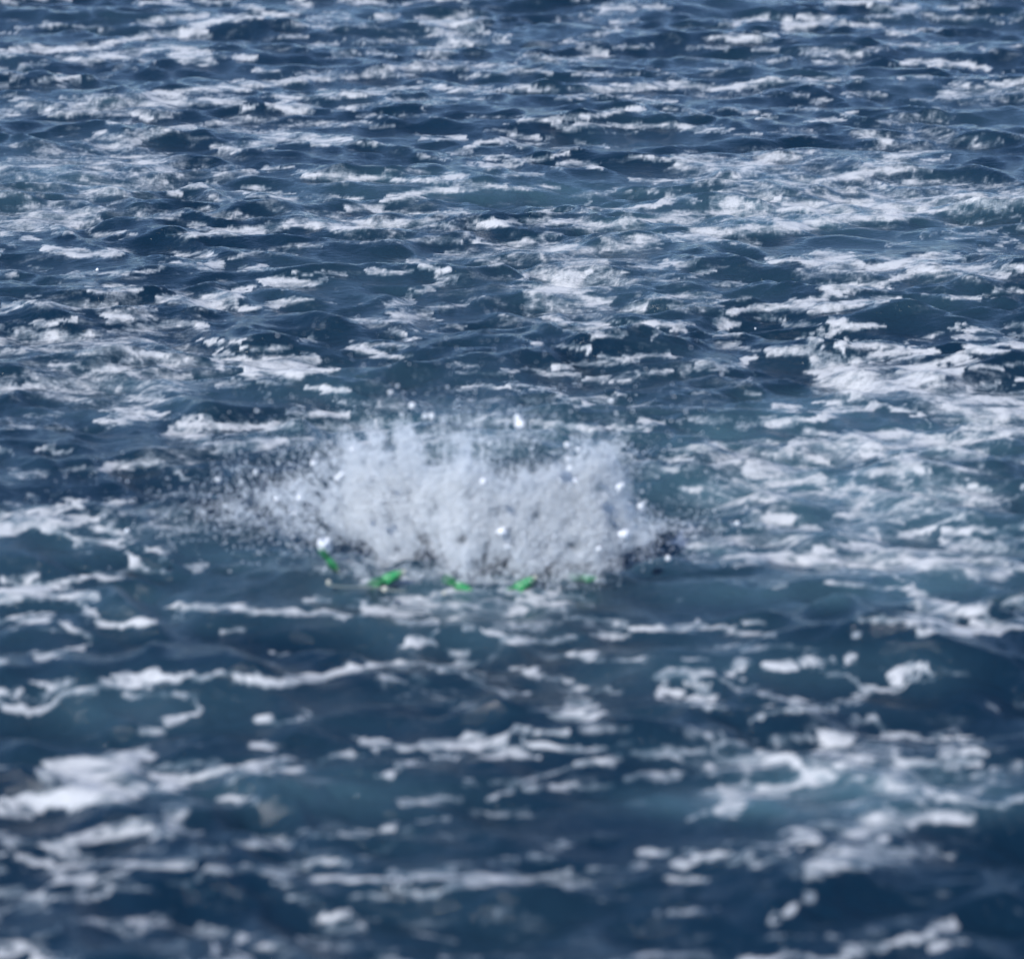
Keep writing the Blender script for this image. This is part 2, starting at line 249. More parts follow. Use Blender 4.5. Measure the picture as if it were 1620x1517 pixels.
def stamp(h, s, pts):
    xs = [p[0] for p in pts]; ys = [p[1] for p in pts]
    m = h * 2.2 + 3
    x0 = int(max(0, min(xs) - m - FX0)); x1 = int(min(FW, max(xs) + m - FX0 + 1))
    y0 = int(max(0, min(ys) - m - FY0)); y1 = int(min(FH, max(ys) + m - FY0 + 1))
    if x1 <= x0 or y1 <= y0: return
    gy, gx = np.mgrid[y0:y1, x0:x1].astype(np.float32)
    gx += FX0; gy += FY0
    best = np.full(gx.shape, 1e9, np.float32)
    if len(pts) == 1: pts = pts * 2
    for (ax, ay), (bx, by) in zip(pts[:-1], pts[1:]):
        dx, dy = bx - ax, by - ay
        L = dx * dx + dy * dy + 1e-6
        t = np.clip(((gx - ax) * dx + (gy - ay) * dy) / L, 0, 1)
        d = np.hypot(gx - ax - t * dx, gy - ay - t * dy)
        best = np.minimum(best, d)
    v = s * (1 - sstep(0.25, 1.9, best / (h * 1.08 + 1.4)))
    sub = FIELD[y0:y1, x0:x1]
    sub[:] = np.maximum(sub, v) + 0.25 * np.minimum(sub, v) * (1 - np.maximum(sub, v))
for st in STROKES: stamp(*st)
def sample_field(F, px, py):
    u = np.clip(px - FX0, 0, FW - 1.01); v = np.clip(py - FY0, 0, FH - 1.01)
    i = u.astype(int); j = v.astype(int); fu = u - i; fv = v - j
    return (F[j, i] * (1 - fu) + F[j, i + 1] * fu) * (1 - fv) + (F[j + 1, i] * (1 - fu) + F[j + 1, i + 1] * fu) * fv

# milky, aerated water: centre x, y, half width, half height, amount
AERATED = [(1300,790,330,75,.85),(1400,700,220,40,.7),(1150,700,160,35,.6),(1330,925,280,32,.75),(1380,1250,260,40,.8),(1150,1265,160,25,.9),
 (880,305,330,26,.42),(700,285,160,18,.35),(1280,655,160,30,.6),(450,1250,260,34,.38),(700,945,280,60,.55),(760,1000,200,40,.4),(400,880,180,45,.35),
 (1250,330,330,50,.5),(760,690,320,60,.6),(250,620,220,60,.3),(180,860,160,40,.25),(500,620,120,30,.35),(1100,880,200,40,.5),(100,300,160,60,.3),
 (1270,1060,260,40,.3),(200,1120,180,40,.22),(1480,470,140,40,.2),(300,960,200,40,.25),(850,450,260,50,.3)]
# humps of the sea: centre x, y of the face turned to the camera, half width, half height, steepness
HUMPS = [(150,868,130,30,.30),(80,1010,80,26,.30),(190,1125,170,38,.26),(70,1225,90,20,.34),(630,455,110,16,.26),(1460,455,170,22,.26),
 (1500,520,150,16,.28),(1340,1080,160,30,.24),(1120,1078,90,26,.2),(820,592,170,16,.22),(800,745,100,12,.2),(620,600,150,12,.2),(1370,655,110,22,.16),
 (480,640,80,15,.2),(720,1160,220,14,.22),(1080,770,90,12,.2),(460,1005,150,14,.15),(300,420,170,12,.2),(640,308,120,10,.22),(100,285,70,10,.22),
 (170,290,60,8,.2),(1250,395,220,12,.18),(1210,575,140,12,.2),(1420,250,120,10,.15),(1330,485,90,10,.2),(100,560,90,9,.28),(860,400,70,8,.18),
 (1500,640,110,12,.24),(1450,575,110,8,.22),(1350,1010,180,12,.2),(1130,950,170,14,.2),(760,940,200,14,.14),(900,1200,200,20,.18),(350,700,150,12,.16),
 (1250,680,90,14,.16),(460,1120,200,20,.15),(1180,475,90,10,.18),(980,1060,80,14,.18),(1480,925,130,20,.12),(90,660,90,10,.2),(1200,1130,200,14,.18)]
# stretches strewn with loose flecks: centre, half sizes, amount
CROWDS = [(150,280,330,80,.8),(250,480,330,110,.6),(150,600,260,80,.8),(400,700,260,60,.7),(900,440,230,90,.8),(1000,600,200,60,.75),(700,650,300,60,.6),
 (1350,290,330,60,.4),(1450,600,220,60,.3),(1150,760,250,60,.7),(1450,760,200,60,.8),(1200,850,300,40,.7),(950,1080,200,60,.55),(750,1010,250,50,.45),
 (1300,1200,330,70,.6),(250,1230,220,40,.4),(600,300,300,60,.5),(250,810,200,40,.7),(650,520,120,30,.6),(900,1230,200,40,.4),(450,830,150,30,.8),(760,60,900,80,.5),(760,1450,900,120,.4)]
# ------------------------------------------------------------------ the sea: one sheet to the horizon
STEP = 1.6
dense_rows = np.arange(-36.0, 1560.0, STEP)            # photo rows, far to near
far_rows = -36.0 - np.cumsum(np.geomspace(3, 26, 40))
hor = CY - FPX * math.tan(PITCH)
far_rows = far_rows[far_rows > hor + 12][::-1]
ys_far = []
for r in far_rows: ys_far.append(ground(CX, r).y)
ys_dense = [ground(CX, r).y for r in dense_rows]
y_last = ys_dense[-1]
ys_near = [y_last - d for d in (0.1, .25, .5, .9, 1.5, 2.4, 4, 7, 12, 25, 60, 200, 900, 4000)]
far_more = [9000.0, 3000.0, 1500.0]
ys_all = np.array([v for v in far_more if v > (ys_far[0] if ys_far else 0) * 1.3] + ys_far + ys_dense + ys_near)
cols_dense = np.arange(-12.0, 1634.0, STEP)
side_c = np.cumsum(np.geomspace(2, 40, 30))
cols = np.concatenate([(-12.0 - side_c)[::-1], cols_dense, cols_dense[-1] + side_c])
cols = np.concatenate([[-60000, -12000, -4500, -2000], cols, [3600, 6000, 14000, 62000]])
sl = (cols - CX) / FPX                                   # the sheet's columns fan out with distance
NX, NY = len(cols), len(ys_all)
spread = np.maximum(np.abs(ys_all) * CP + CAM_H * SP, 18.0)
X = (sl[None, :] * spread[:, None]).astype(np.float64)
Y = np.repeat(ys_all[:, None], NX, 1).astype(np.float64)
sp_y = np.abs(np.gradient(ys_all))[:, None] * np.ones((1, NX))
sp_x = np.abs(np.gradient(cols))[None, :] / FPX * spread[:, None]
spc = np.maximum(sp_x, sp_y * 0.8)
def fade(lam):
    return np.clip(lam / (2.4 * spc) - 0.6, 0, 1)

wx = X + 0.35 * fbm(X * .5, Y * .35, 3, 2); wy = Y + 0.45 * fbm(X * .45 + 7, Y * .4, 5, 2)
Z = np.zeros_like(X); DX = np.zeros_like(X); DY = np.zeros_like(X)
rg = np.random.default_rng(5)
NW = 54
for i in range(NW):
    lam = 0.34 * (4.2 / 0.34) ** (rg.random() ** 1.15)
    k = 2 * math.pi / lam
    th = rg.normal(R(78), R(38))
    if rg.random() < .25: th += math.pi * rg.random()
    kx, ky = math.cos(th), math.sin(th)
    slope = 0.040 * (0.8 if lam > 2 else 1.15) * (0.5 + rg.random())
    a = slope / k
    ph = k * (kx * wx + ky * wy) + rg.random() * 6.283
    f = fade(lam)
    Z += a * f * np.cos(ph)
    q = 0.55
    DX -= q * a * f * kx * np.sin(ph); DY -= q * a * f * ky * np.sin(ph)
SW = Z; Z = np.zeros_like(X)
# short confused chop with pointed crests
for lam, amp, sd_ in ((1.3, .048, 41), (.75, .044, 42), (.42, .028, 43), (.23, .0135, 45), (.12, .0052, 44)):
    n = perlin(wx / lam * .7 + 3.1, wy / lam * 1.35 - 8.7, sd_)
    Z += amp * fade(lam) * (1 - 2.3 * np.sqrt(n * n + .018))
patch = 0.75 + 0.6 * fbm(X * .35, Y * .22, 77, 2)        # rougher and calmer patches
Z *= np.clip(patch, .4, 1.35); Z *= 1 - .50 * sstep(23, 42, Y); SW *= 1.2 - .3 * sstep(24, 42, Y)
HM = np.zeros_like(X); HZ = np.zeros_like(X)
for cx_, cy_, rx_, ry_, st_ in HUMPS:
    g0 = ground(cx_, cy_); gn = ground(cx_, cy_ + ry_); gf = ground(cx_, cy_ - ry_)
    Lh = (gf.y - gn.y) / 2
    sx = rx_ / FPX * g0.length + rx_ / FPX * 10
    yc = g0.y + Lh * 0.75
    bend = 0.25 * Lh * np.sin((X - g0.x) / sx * 1.7 + cx_)
    dyy = (Y - yc - bend) / (Lh * 1.05)
    prof = np.where(dyy < 0, np.exp(-(np.abs(dyy) ** 2) * 1.2), np.exp(-(dyy ** 2) * .8))
    side_ = np.exp(-((X - g0.x) / sx) ** 4 * .6)
    HZ += st_ * Lh * (1.25 if cy_ > 700 else .8) * prof * side_
    HM = np.maximum(HM, side_ * np.exp(-((dyy + .75) / .75) ** 2))
Z = Z * (1 - .65 * HM) + SW * (1 - .3 * HM) + HZ
X2, Y2 = X + DX, Y + DY

px, py = project(X2, Y2, Z)
px = np.clip(px, -1e5, 1e5); py = np.clip(py, -1e5, 1e5)
# ragged edges: the survey is shifted about by noise of the size of foam fingers
w1 = fbm(X * 1.3, Y * 1.1, 21, 3); w2 = fbm(X * 1.3 + 40, Y * 1.3 + 11, 22, 3)
w3 = fbm(X * 4.5, Y * 5, 23, 4, .6); w4 = fbm(X * 4.5 + 9, Y * 5.5 + 5, 24, 4, .6)
kw = np.clip(23 / np.maximum(Y, 1), .4, 1.3)
F = sample_field(FIELD, px + kw * (34 * w1 + 44 * w3), py + kw * (7 * w2 + 11 * w4))
inside = sstep(-420, -250, px) * (1 - sstep(1870, 2040, px)) * sstep(-50, -20, py) * (1 - sstep(1600, 1650, py))
gen = np.clip(0.45 + 1.1 * fbm(X * .5, Y * .35, 61, 3), 0, .85)
F = F * inside + gen * (1 - inside) * fade(.5)
tex = fbm(X * 3.4, Y * 5.2, 31, 5, .62)
tex2 = fbm(X * 1.4 + 3, Y * 2.6, 32, 4, .6)
width = .5 + .5 * fbm(X * 2.1, Y * 1.6, 34, 2)          # streaks swell and thin out along their run
lace = 1 - np.abs(perlin(wx * 2.6 + .3 * w3, wy * 3.4 + .3 * w4, 35)) * 2.4     # thin connected threads
lace2 = 1 - np.abs(perlin(wx * 6.0 + 4, wy * 7.6, 36)) * 2.4
base = F * (.56 + .68 * width) + 0.27 * tex + .13 * tex2
dens = np.clip(.06 + .84 * F + .75 * tex + .35 * tex2, 0, 1)
foam = sstep(0.10, 0.90, base) * dens
thin = sstep(0.06, 0.5, F + .3 * tex) * 0.62 * np.clip(np.maximum(lace, .8 * lace2), 0, 1) ** 2
# loose flecks and shreds strewn over the chop, thicker in some stretches
crowd = np.zeros_like(X)
for cx_, cy_, rx_, ry_, s_ in CROWDS:
    crowd = np.maximum(crowd, s_ * np.exp(-(((px - cx_) / rx_) ** 2 + ((py - cy_) / ry_) ** 2) * .9))
crowd = crowd * inside + .5 * (1 - inside)
aer0 = np.zeros_like(X)
for cx_, cy_, rx_, ry_, s_ in AERATED:
    aer0 = np.maximum(aer0, s_ * np.exp(-(((px - cx_) / rx_) ** 2 + ((py - cy_) / ry_) ** 2) * .9))
fl = fbm(X * 3.6 + 6 + .4 * w1, Y * 5.4, 81, 5, .62)
flecks = sstep(.20, .66, fl + .36 * crowd - .12) * (.25 + .48 * crowd) * (1 - .8 * HM) * fade(.2)
veil = sstep(-.05, .55, fbm(X * 1.3, Y * 3.2, 83, 6, .68) + .5 * crowd + .15 * aer0 - .17) * .36 * (1 - .7 * HM)
foam = np.clip(np.maximum.reduce([foam, thin, flecks]) + veil * (1 - foam), 0, 1)
foam *= np.clip(1.03 + .42 * tex2 + .42 * tex - .12 * sstep(.6, 1, F), .4, 1.2)
foam = np.clip(foam, 0, 1)
holes = sstep(.22, .55, fbm(X * 2.4 + 5, Y * 3.6, 33, 4)) * (1 - sstep(.85, 1.15, F))
foam *= 1 - (.8 - .35 * sstep(.4, .8, F)) * holes
aer = np.clip(aer0 * (1 + .9 * fbm(X * .9, Y * 1.1, 51, 3)) + .03 + .25 * fbm(X * .4, Y * .4, 52, 2) + .10 * HM + .3 * sstep(.2, 1, F), 0, 1)
# foam stands a little proud of the water, in lumps
lump = .5 + .9 * fbm(X * 9, Y * 6, 71, 3)
Z += foam * (0.002 + 0.010 * np.clip(lump, 0, 1.4)) * fade(.2) * (0.2 + 1.2 * sstep(.7, 1, F))

def sea_mesh():
    me = bpy.data.meshes.new('sea')
    nv = NX * NY
    co = np.stack([X2, Y2, Z], -1).reshape(-1, 3).astype(np.float32)
    me.vertices.add(nv); me.vertices.foreach_set('co', co.ravel())
    i = np.arange(NY - 1)[:, None] * NX + np.arange(NX - 1)[None, :]
    q = np.stack([i + NX, i + NX + 1, i + 1, i], -1).reshape(-1, 4).astype(np.int32)
    nf = len(q)
    me.loops.add(nf * 4); me.loops.foreach_set('vertex_index', q.ravel())
    me.polygons.add(nf); me.polygons.foreach_set('loop_start', np.arange(0, nf * 4, 4, dtype=np.int32))
    me.polygons.foreach_set('loop_total', np.full(nf, 4, np.int32))
    me.polygons.foreach_set('use_smooth', np.ones(nf, bool))
    me.update(calc_edges=True)
    for nm, arr in (('foam', foam), ('aeration', aer)):
        at = me.attributes.new(nm, 'FLOAT', 'POINT')
        at.data.foreach_set('value', arr.astype(np.float32).ravel())
    return me

def height_at(x, y):
    """sea level near a place, read from the built sheet"""
    j = int(np.argmin(np.abs(ys_all - y)))
    i = int(np.argmin(np.abs(X2[j] - x)))
    return float(Z[max(0, j - 2):j + 3, max(0, i - 2):i + 3].mean())

m, N, L, pb = new_mat('sea_water')
def node(t, **kw):
    n = N.new(t)
    for k_, v_ in kw.items(): setattr(n, k_, v_)
    return n
def mathn(op, a, b=None, c=None, clamp=False):
    n = N.new('ShaderNodeMath'); n.operation = op; n.use_clamp = clamp
    for i_, v_ in enumerate((a, b, c)):
        if v_ is None: continue
        if isinstance(v_, (int, float)): n.inputs[i_].default_value = v_
        else: L.new(v_, n.inputs[i_])
    return n.outputs[0]
tc = node('ShaderNodeTexCoord')
def noise(scale, detail=3, rough=.55, stretch=(1, 1.3, 1), dist=0.0):
    mp = node('ShaderNodeMapping'); mp.inputs['Scale'].default_value = stretch
    L.new(tc.outputs['Object'], mp.inputs['Vector'])
    n = node('ShaderNodeTexNoise'); n.inputs['Scale'].default_value = scale
    n.inputs['Detail'].default_value = detail; n.inputs['Roughness'].default_value = rough
    n.inputs['Distortion'].default_value = dist
    L.new(mp.outputs[0], n.inputs['Vector'])
    return n.outputs[0]
fa = node('ShaderNodeAttribute', attribute_name='foam').outputs['Fac']
aa = node('ShaderNodeAttribute', attribute_name='aeration').outputs['Fac']
mixc = node('ShaderNodeMix', data_type='RGBA')
L.new(aa, mixc.inputs['Factor'])
mixc.inputs['A'].default_value = (0.0045, 0.0215, 0.043, 1)
mixc.inputs['B'].default_value = (0.060, 0.125, 0.160, 1)
L.new(mixc.outputs['Result'], pb.inputs['Base Color'])
pb.inputs['Roughness'].default_value = 0.14
pb.inputs['IOR'].default_value = 1.333
n_r = noise(9, 4, .6, (.8, 1.2, 1), .6); n_f = noise(34, 3, .6, (.8, 1.2, 1), .4)
hsum = mathn('ADD', mathn('MULTIPLY', n_r, 1.0), mathn('MULTIPLY', n_f, 0.28))
bmp = node('ShaderNodeBump'); bmp.inputs['Strength'].default_value = 1.0; bmp.inputs['Distance'].default_value = 0.026
L.new(hsum, bmp.inputs['Height']); L.new(bmp.outputs[0], pb.inputs['Normal'])
fb = node('ShaderNodeBsdfPrincipled')
mf = node('ShaderNodeMix', data_type='RGBA')      # a thin film of bubbles lets the blue through, thick froth is white
mf.inputs['A'].default_value = (0.36, 0.50, 0.60, 1); mf.inputs['B'].default_value = (0.70, 0.705, 0.71, 1)
L.new(mathn('MULTIPLY', fa, 1.5, clamp=True), mf.inputs['Factor']); L.new(mf.outputs['Result'], fb.inputs['Base Color'])
fb.inputs['Roughness'].default_value = 0.75
n_l = noise(38, 4, .65, (1,1.3,1), .3)
bm2 = node('ShaderNodeBump'); bm2.inputs['Strength'].default_value = .7; bm2.inputs['Distance'].default_value = 0.02
L.new(n_l, bm2.inputs['Height']); L.new(bm2.outputs[0], fb.inputs['Normal'])
n_e = noise(26, 5, .7, (.7, 1.2, 1), .5)
edge = mathn('MULTIPLY', mathn('SUBTRACT', n_e, .5), 1.0)
soft = mathn('MULTIPLY', mathn('MULTIPLY', fa, mathn('SUBTRACT', 1.15, fa)), 3.4)
fac = mathn('ADD', fa, mathn('MULTIPLY', edge, soft), clamp=True)
mr = node('ShaderNodeMapRange', interpolation_type='SMOOTHSTEP')
mr.inputs['From Min'].default_value = .02; mr.inputs['From Max'].default_value = 1.08
L.new(fac, mr.inputs['Value'])
ms = node('ShaderNodeMixShader')
L.new(mathn('MULTIPLY', mr.outputs[0], .92), ms.inputs[0]); L.new(pb.outputs[0], ms.inputs[1]); L.new(fb.outputs[0], ms.inputs[2])
L.new(ms.outputs[0], N['Material Output'].inputs['Surface'])
sea = bpy.data.objects.new('sea', sea_mesh())
sea.data.materials.append(m)
sea['kind'] = 'structure'
sea['label'] = 'dark blue choppy sea streaked with white foam'
col.objects.link(sea)
# ------------------------------------------------------------------ helpers for the things
def tag(o, label=None, cat=None, group=None, kind=None):
    if label: o['label'] = label
    if cat: o['category'] = cat
    if group: o['group'] = group
    if kind: o['kind'] = kind
    return o
def empty(name, loc, rot=(0, 0, 0)):
    o = bpy.data.objects.new(name, None); o.location = loc; o.rotation_euler = rot
    o.empty_display_size = .1; col.objects.link(o); return o
def obj(name, bm, mat, parent=None, smooth=True):
    me = bpy.data.meshes.new(name); bm.normal_update(); bm.to_mesh(me); bm.free()
    if smooth:
        for p in me.polygons: p.use_smooth = True
    me.materials.append(mat)
    o = bpy.data.objects.new(name, me); col.objects.link(o); o.parent = parent
    return o
def copy_tree(o, parent=None):
    c = o.copy(); col.objects.link(c); c.parent = parent
    for ch in o.children: copy_tree(ch, c)
    return c
def add_lathe(bm, prof, axis='X', n=16, sx=1.0, sz=1.0, off=(0, 0, 0)):
    rings = []
    for a, r in prof:
        rings.append([bm.verts.new((off[0] + a, off[1] + r * sx * math.cos(t), off[2] + r * sz * math.sin(t)))
                      for t in [2 * math.pi * k / n for k in range(n)]])
    for A, B in zip(rings[:-1], rings[1:]):
        for k in range(n):
            bm.faces.new((A[k], A[(k + 1) % n], B[(k + 1) % n], B[k]))
    bm.faces.new(rings[0][::-1]); bm.faces.new(rings[-1])
def add_tube(bm, pts, r, n=6, taper=1.0):
    rings = []
    for i, p in enumerate(pts):
        p = Vector(p)
        d = (Vector(pts[min(i + 1, len(pts) - 1)]) - Vector(pts[max(i - 1, 0)])).normalized()
        u = d.orthogonal().normalized(); w = d.cross(u)
        rr = r * (1 + (taper - 1) * i / (len(pts) - 1))
        rings.append([bm.verts.new(p + rr * (u * math.cos(2 * math.pi * k / n) + w * math.sin(2 * math.pi * k / n))) for k in range(n)])
    for A, B in zip(rings[:-1], rings[1:]):
        for k in range(n): bm.faces.new((A[k], A[(k + 1) % n], B[(k + 1) % n], B[k]))
    bm.faces.new(rings[0][::-1]); bm.faces.new(rings[-1])

def plain(name, c, rough=.5, noise_amt=.12, scale=40, coat=0):
    m, N, L, pb = new_mat(name)
    t = N.new('ShaderNodeTexNoise'); t.inputs['Scale'].default_value = scale
    tcn = N.new('ShaderNodeTexCoord'); L.new(tcn.outputs['Object'], t.inputs['Vector'])
    mx = N.new('ShaderNodeMix'); mx.data_type = 'RGBA'
    mx.inputs['A'].default_value = (*[v * (1 - noise_amt) for v in c], 1)
    mx.inputs['B'].default_value = (*[min(1, v * (1 + noise_amt)) for v in c], 1)
    L.new(t.outputs[0], mx.inputs['Factor']); L.new(mx.outputs['Result'], pb.inputs['Base Color'])
    pb.inputs['Roughness'].default_value = rough; pb.inputs['Coat Weight'].default_value = coat
    return m
M_green = plain('green_plastic', (.04, .31, .10), .35, .45, 25, .4)
M_dgreen = plain('dark_green_strand_and_shade', (.008, .11, .045), .45, .3)  # skirt strands; on the lower lobe it is shade put into the colour
M_pale = plain('pale_plastic', (.62, .60, .50), .4, .1)
M_cord = plain('pale_line', (.35, .38, .33), .5, .1)
M_drop = plain('white_water_and_glint', (.93, .94, .95), .35, .04, 60, .6)  # aerated clumps; on single drops the white stands in for their glints
M_spray, N_, L_, pb_ = new_mat('spray_drops')
N_.remove(pb_)
df = N_.new('ShaderNodeBsdfDiffuse'); tr = N_.new('ShaderNodeBsdfTranslucent'); mx_ = N_.new('ShaderNodeMixShader')
df.inputs[0].default_value = (.945, .96, .97, 1); tr.inputs[0].default_value = (.945, .96, .97, 1); mx_.inputs[0].default_value = .5
L_.new(df.outputs[0], mx_.inputs[1]); L_.new(tr.outputs[0], mx_.inputs[2]); L_.new(mx_.outputs[0], N_['Material Output'].inputs['Surface'])

# ------------------------------------------------------------------ five green lures on one line
def make_lure():
    t = empty('fishing_lure', (0, 0, 0))
    bm = bmesh.new()      # torpedo body
    add_lathe(bm, [(-.085, .004), (-.078, .018), (-.055, .030), (-.02, .036), (.02, .035), (.055, .028), (.08, .018), (.088, .008)], n=18, sz=.9)
    obj('body', bm, M_green, t)
    bm = bmesh.new()      # lower lobe, the shade beneath the lure put in as darker green
    add_lathe(bm, [(-.075, .003), (-.055, .020), (0, .029), (.05, .022), (.078, .003)], n=12, sx=1.0, sz=.8, off=(0.005, -.006, -.021))
    obj('underside_shade', bm, M_dgreen, t)
    bm = bmesh.new()
    bmesh.ops.create_uvsphere(bm, u_segments=14, v_segments=9, radius=.017, matrix=Matrix.Translation((.097, 0, 0)))
    obj('head', bm, M_pale, t)
    for s in (-1, 1):
        bm = bmesh.new()
        bmesh.ops.create_uvsphere(bm, u_segments=10, v_segments=7, radius=.0075, matrix=Matrix.Translation((.058, s * .026, .010)))
        obj('eye', bm, M_pale, t)
        bm = bmesh.new()  # short side fin
        v = [bm.verts.new(q) for q in ((.03, s * .028, 0), (-.03, s * .030, 0), (-.06, s * .066, -.004), (-.03, s * .070, -.003),
                                       (.03, s * .028, .005), (-.03, s * .030, .005), (-.06, s * .066, .001), (-.03, s * .070, .002))]
        for f in ((0, 1, 2, 3), (7, 6, 5, 4), (0, 4, 5, 1), (1, 5, 6, 2), (2, 6, 7, 3), (3, 7, 4, 0)): bm.faces.new([v[k] for k in f])
        obj('fin', bm, M_green, t, False)
    for k in range(9):    # skirt strands behind
        a = 2 * math.pi * k / 9
        bm = bmesh.new()
        cy, cz = math.cos(a), math.sin(a)
        add_tube(bm, [(-.07, .020 * cy, .018 * cz), (-.11, .030 * cy, .026 * cz), (-.15, .032 * cy, .024 * cz + .006 * math.sin(k)), (-.185, (.026 + .008 * math.sin(k * 2)) * cy, .02 * cz - .008)], .0058, 5, .35)
        obj('skirt_strand', bm, M_green if k % 3 else M_dgreen, t)
    return t
lure0 = make_lure()
LURES = [  # waterline pixel, roll of the long axis seen from the camera (deg), yaw, lift, label
 (526, 892, 'green lure tipped nose down under a round white clump of water, apart at the left', -52, 14, .055, .72),
 (619, 912, 'long light green lure, right end raised, next after the tipped one', 20, 10, .03, .88),
 (733, 929, 'green lure at the lowest point of the row, its right half dark and awash', -22, -15, .015, .80),
 (828, 924, 'deep green lure with a dark underside just above a grey white foam patch', 27, 12, .03, .92),
 (931, 915, 'small dull green lure half hidden by spray at the right end of the row', -12, 25, .06, .74)]
lure_spots = []
for i, (px_, py_, lab, roll, yaw, lift, sc_) in enumerate(LURES):
    o = lure0 if i == 0 else copy_tree(lure0)
    g = ground(px_, py_)
    zz = height_at(g.x, g.y)
    g = ground(px_, py_, zz + lift); zz = height_at(g.x, g.y)
    g = ground(px_, py_, zz + lift)
    o.location = g
    o.rotation_euler = (R(12), R(-roll), R(yaw)); o.scale = (sc_ * 1.08,) * 3
    tag(o, lab, 'lure', 'green lures skipping in a row through the splash')
    lure_spots.append(g)
# the pale line that leads to them, lying on the water
lp = []
for k in range(60):
    u = k / 59
    x_ = 516 + u * 128; y_ = 925 + 9 * u + 1.5 * math.sin(u * 9)
    g = ground(x_, y_); g = ground(x_, y_, height_at(g.x, g.y) + .012)
    lp.append(g)
bm = bmesh.new(); add_tube(bm, lp, .004, 5)
tag(obj('fishing_line', bm, M_cord), 'thin pale line on the water below the two left green lures', 'line')
for px_, py_, r_, lab in ((520, 921, .017, 'beige bead at the left end of the thin pale line'),
                          (609, 932, .021, 'beige bead beneath the light green second lure'),
                          (703, 938, .014, 'small beige bead just left of the lowest lure'),):
    g = ground(px_, py_); g = ground(px_, py_, height_at(g.x, g.y) + r_ * .5)
    bm = bmesh.new(); add_lathe(bm, [(-r_, r_ * .25), (-r_ * .8, r_ * .7), (-r_ * .3, r_), (r_ * .3, r_), (r_ * .8, r_ * .7), (r_, r_ * .25)], n=14)
    o = obj('float_bead', bm, M_pale); o.location = g; o.rotation_euler = (0, R(15), R(20))
    tag(o, lab, 'bead', 'beige beads on the line')

# ------------------------------------------------------------------ the splash
def clump(name, px_, py_, r_, lab, yw=None, sq=(1, 1, .9), seed=0, cat='water clump', group=None):
    g = ground(px_, py_ + 20)
    yw = g.y if yw is None else yw
    bm = bmesh.new(); bmesh.ops.create_icosphere(bm, subdivisions=3 if r_ > .03 else 2, radius=1)
    rr = random.Random(seed)
    o1 = [rr.uniform(0, 9) for _ in range(3)]
    for v in bm.verts:
        n = v.co.normalized()
        k_ = 2.2 if r_ > .03 else 1.3
        d = 1 + k_ * (.14 * math.sin(3 * n.x + o1[0]) * math.sin(4 * n.z + o1[1]) + .07 * math.sin(8 * n.y + o1[2] + 5 * n.x))
        v.co = Vector((n.x * sq[0], n.y * sq[1], n.z * sq[2])) * d * r_
    o = obj(name, bm, M_drop); o.location = above(px_, py_, yw)
    o.rotation_euler = (rr.random(), rr.random(), rr.random() * 3)
    return tag(o, lab, cat, group)
BY = ground(740, 908).y
clump('water_clump', 514, 862, .050, 'round white clump of water flung up above the tipped left lure', BY - .1, (1, .9, .95), 3)
clump('water_clump', 541, 888, .034, 'soft white clump of water just right of the tipped left lure', BY + .05, (1.2, .9, .8), 4)
clump('water_clump', 594, 911, .046, 'white clump of water at the left end of the light green lure', BY, (1.1, .9, .75), 5)
DROPS = [(823,672,.024,'brightest high drop, alone above the middle of the splash'),(819,661,.018,'paler drop touching the brightest high drop from above'),
 (765,762,.018,'drop above the middle of the splash, in the notch between two plumes'),(795,842,.024,'large bright drop in the dense white middle of the splash'),
 (802,865,.014,'small drop right under the large bright drop amid the splash'),(988,847,.025,'large bright drop at the right edge of the dense splash'),
 (980,771,.020,'drop on the shoulder of the right hand plume'),(985,766,.012,'small drop touching the one on the right plume shoulder'),
 (897,704,.015,'uppermost of the loose drops above the right half of the splash'),(915,711,.013,'drop beside the uppermost loose one, a little lower right'),
 (899,726,.013,'faint drop in the middle of the loose string above the right half'),(902,741,.016,'fourth drop down in the loose string above the right half'),
 (910,761,.014,'lowest drop of the loose string, at the edge of the white spray'),(1014,801,.017,'drop flung out to the right of the right hand plume'),
 (1057,883,.014,'drop over dark water right of the splash'),(1043,930,.013,'lowest drop, over dark water right of the row of lures'),
 (618,621,.012,'topmost faint drop, far above the left half of the splash'),(652,642,.016,'high drop a little below the topmost faint one'),
 (672,659,.014,'left drop of the close pair above the left half'),(683,659,.016,'right drop of the close pair above the left half'),
 (496,733,.016,'drop above the left edge of the splash'),(559,711,.013,'drop above the left plume against blue water'),
 (534,757,.016,'lower drop of the touching pair by the left plume'),(541,751,.015,'upper drop of the touching pair by the left plume'),
 (967,635,.012,'single faint drop high above the right end of the splash'),(438,790,.014,'drop far out in the thin spray on the left'),
 (474,788,.015,'drop in thin spray just left of the left plume'),(467,812,.012,'low drop under the two in the thin left spray'),
 (201,840,.013,'outlying drop over the foam bank at far left'),(345,759,.014,'outlying drop above the thin spray on the left'),
 (154,427,.017,'tiny white ball standing in for a glint, alone in the dark chop at upper left'),(1166,828,.013,'drop beside the foam patch right of the splash'),  # the upper left entry is a glint on the water, modelled as a ball
 (1254,472,.012,'tiny bright drop by the foam streaks at upper right'),(404,748,.012,'faint drop between the outlying and the near left drops'),
 (948,868,.015,'pale drop low in the right part of the splash'),(1195,520,.010,'tiny drop over dark blue water at the right')]
for i, (a, b, r_, lab) in enumerate(DROPS):
    far_ = b < 560
    yw = ground(a, b + 10).y if far_ else BY - random.Random(i).uniform(.2, .38)
    if i in (14, 15): yw = BY - .3
    r_ *= 1.0 if far_ else 1.42
    clump('water_drop', a, b, r_, lab, yw, (1, 1, 1), 30 + i, 'drop', 'bright drops thrown up by the splash')

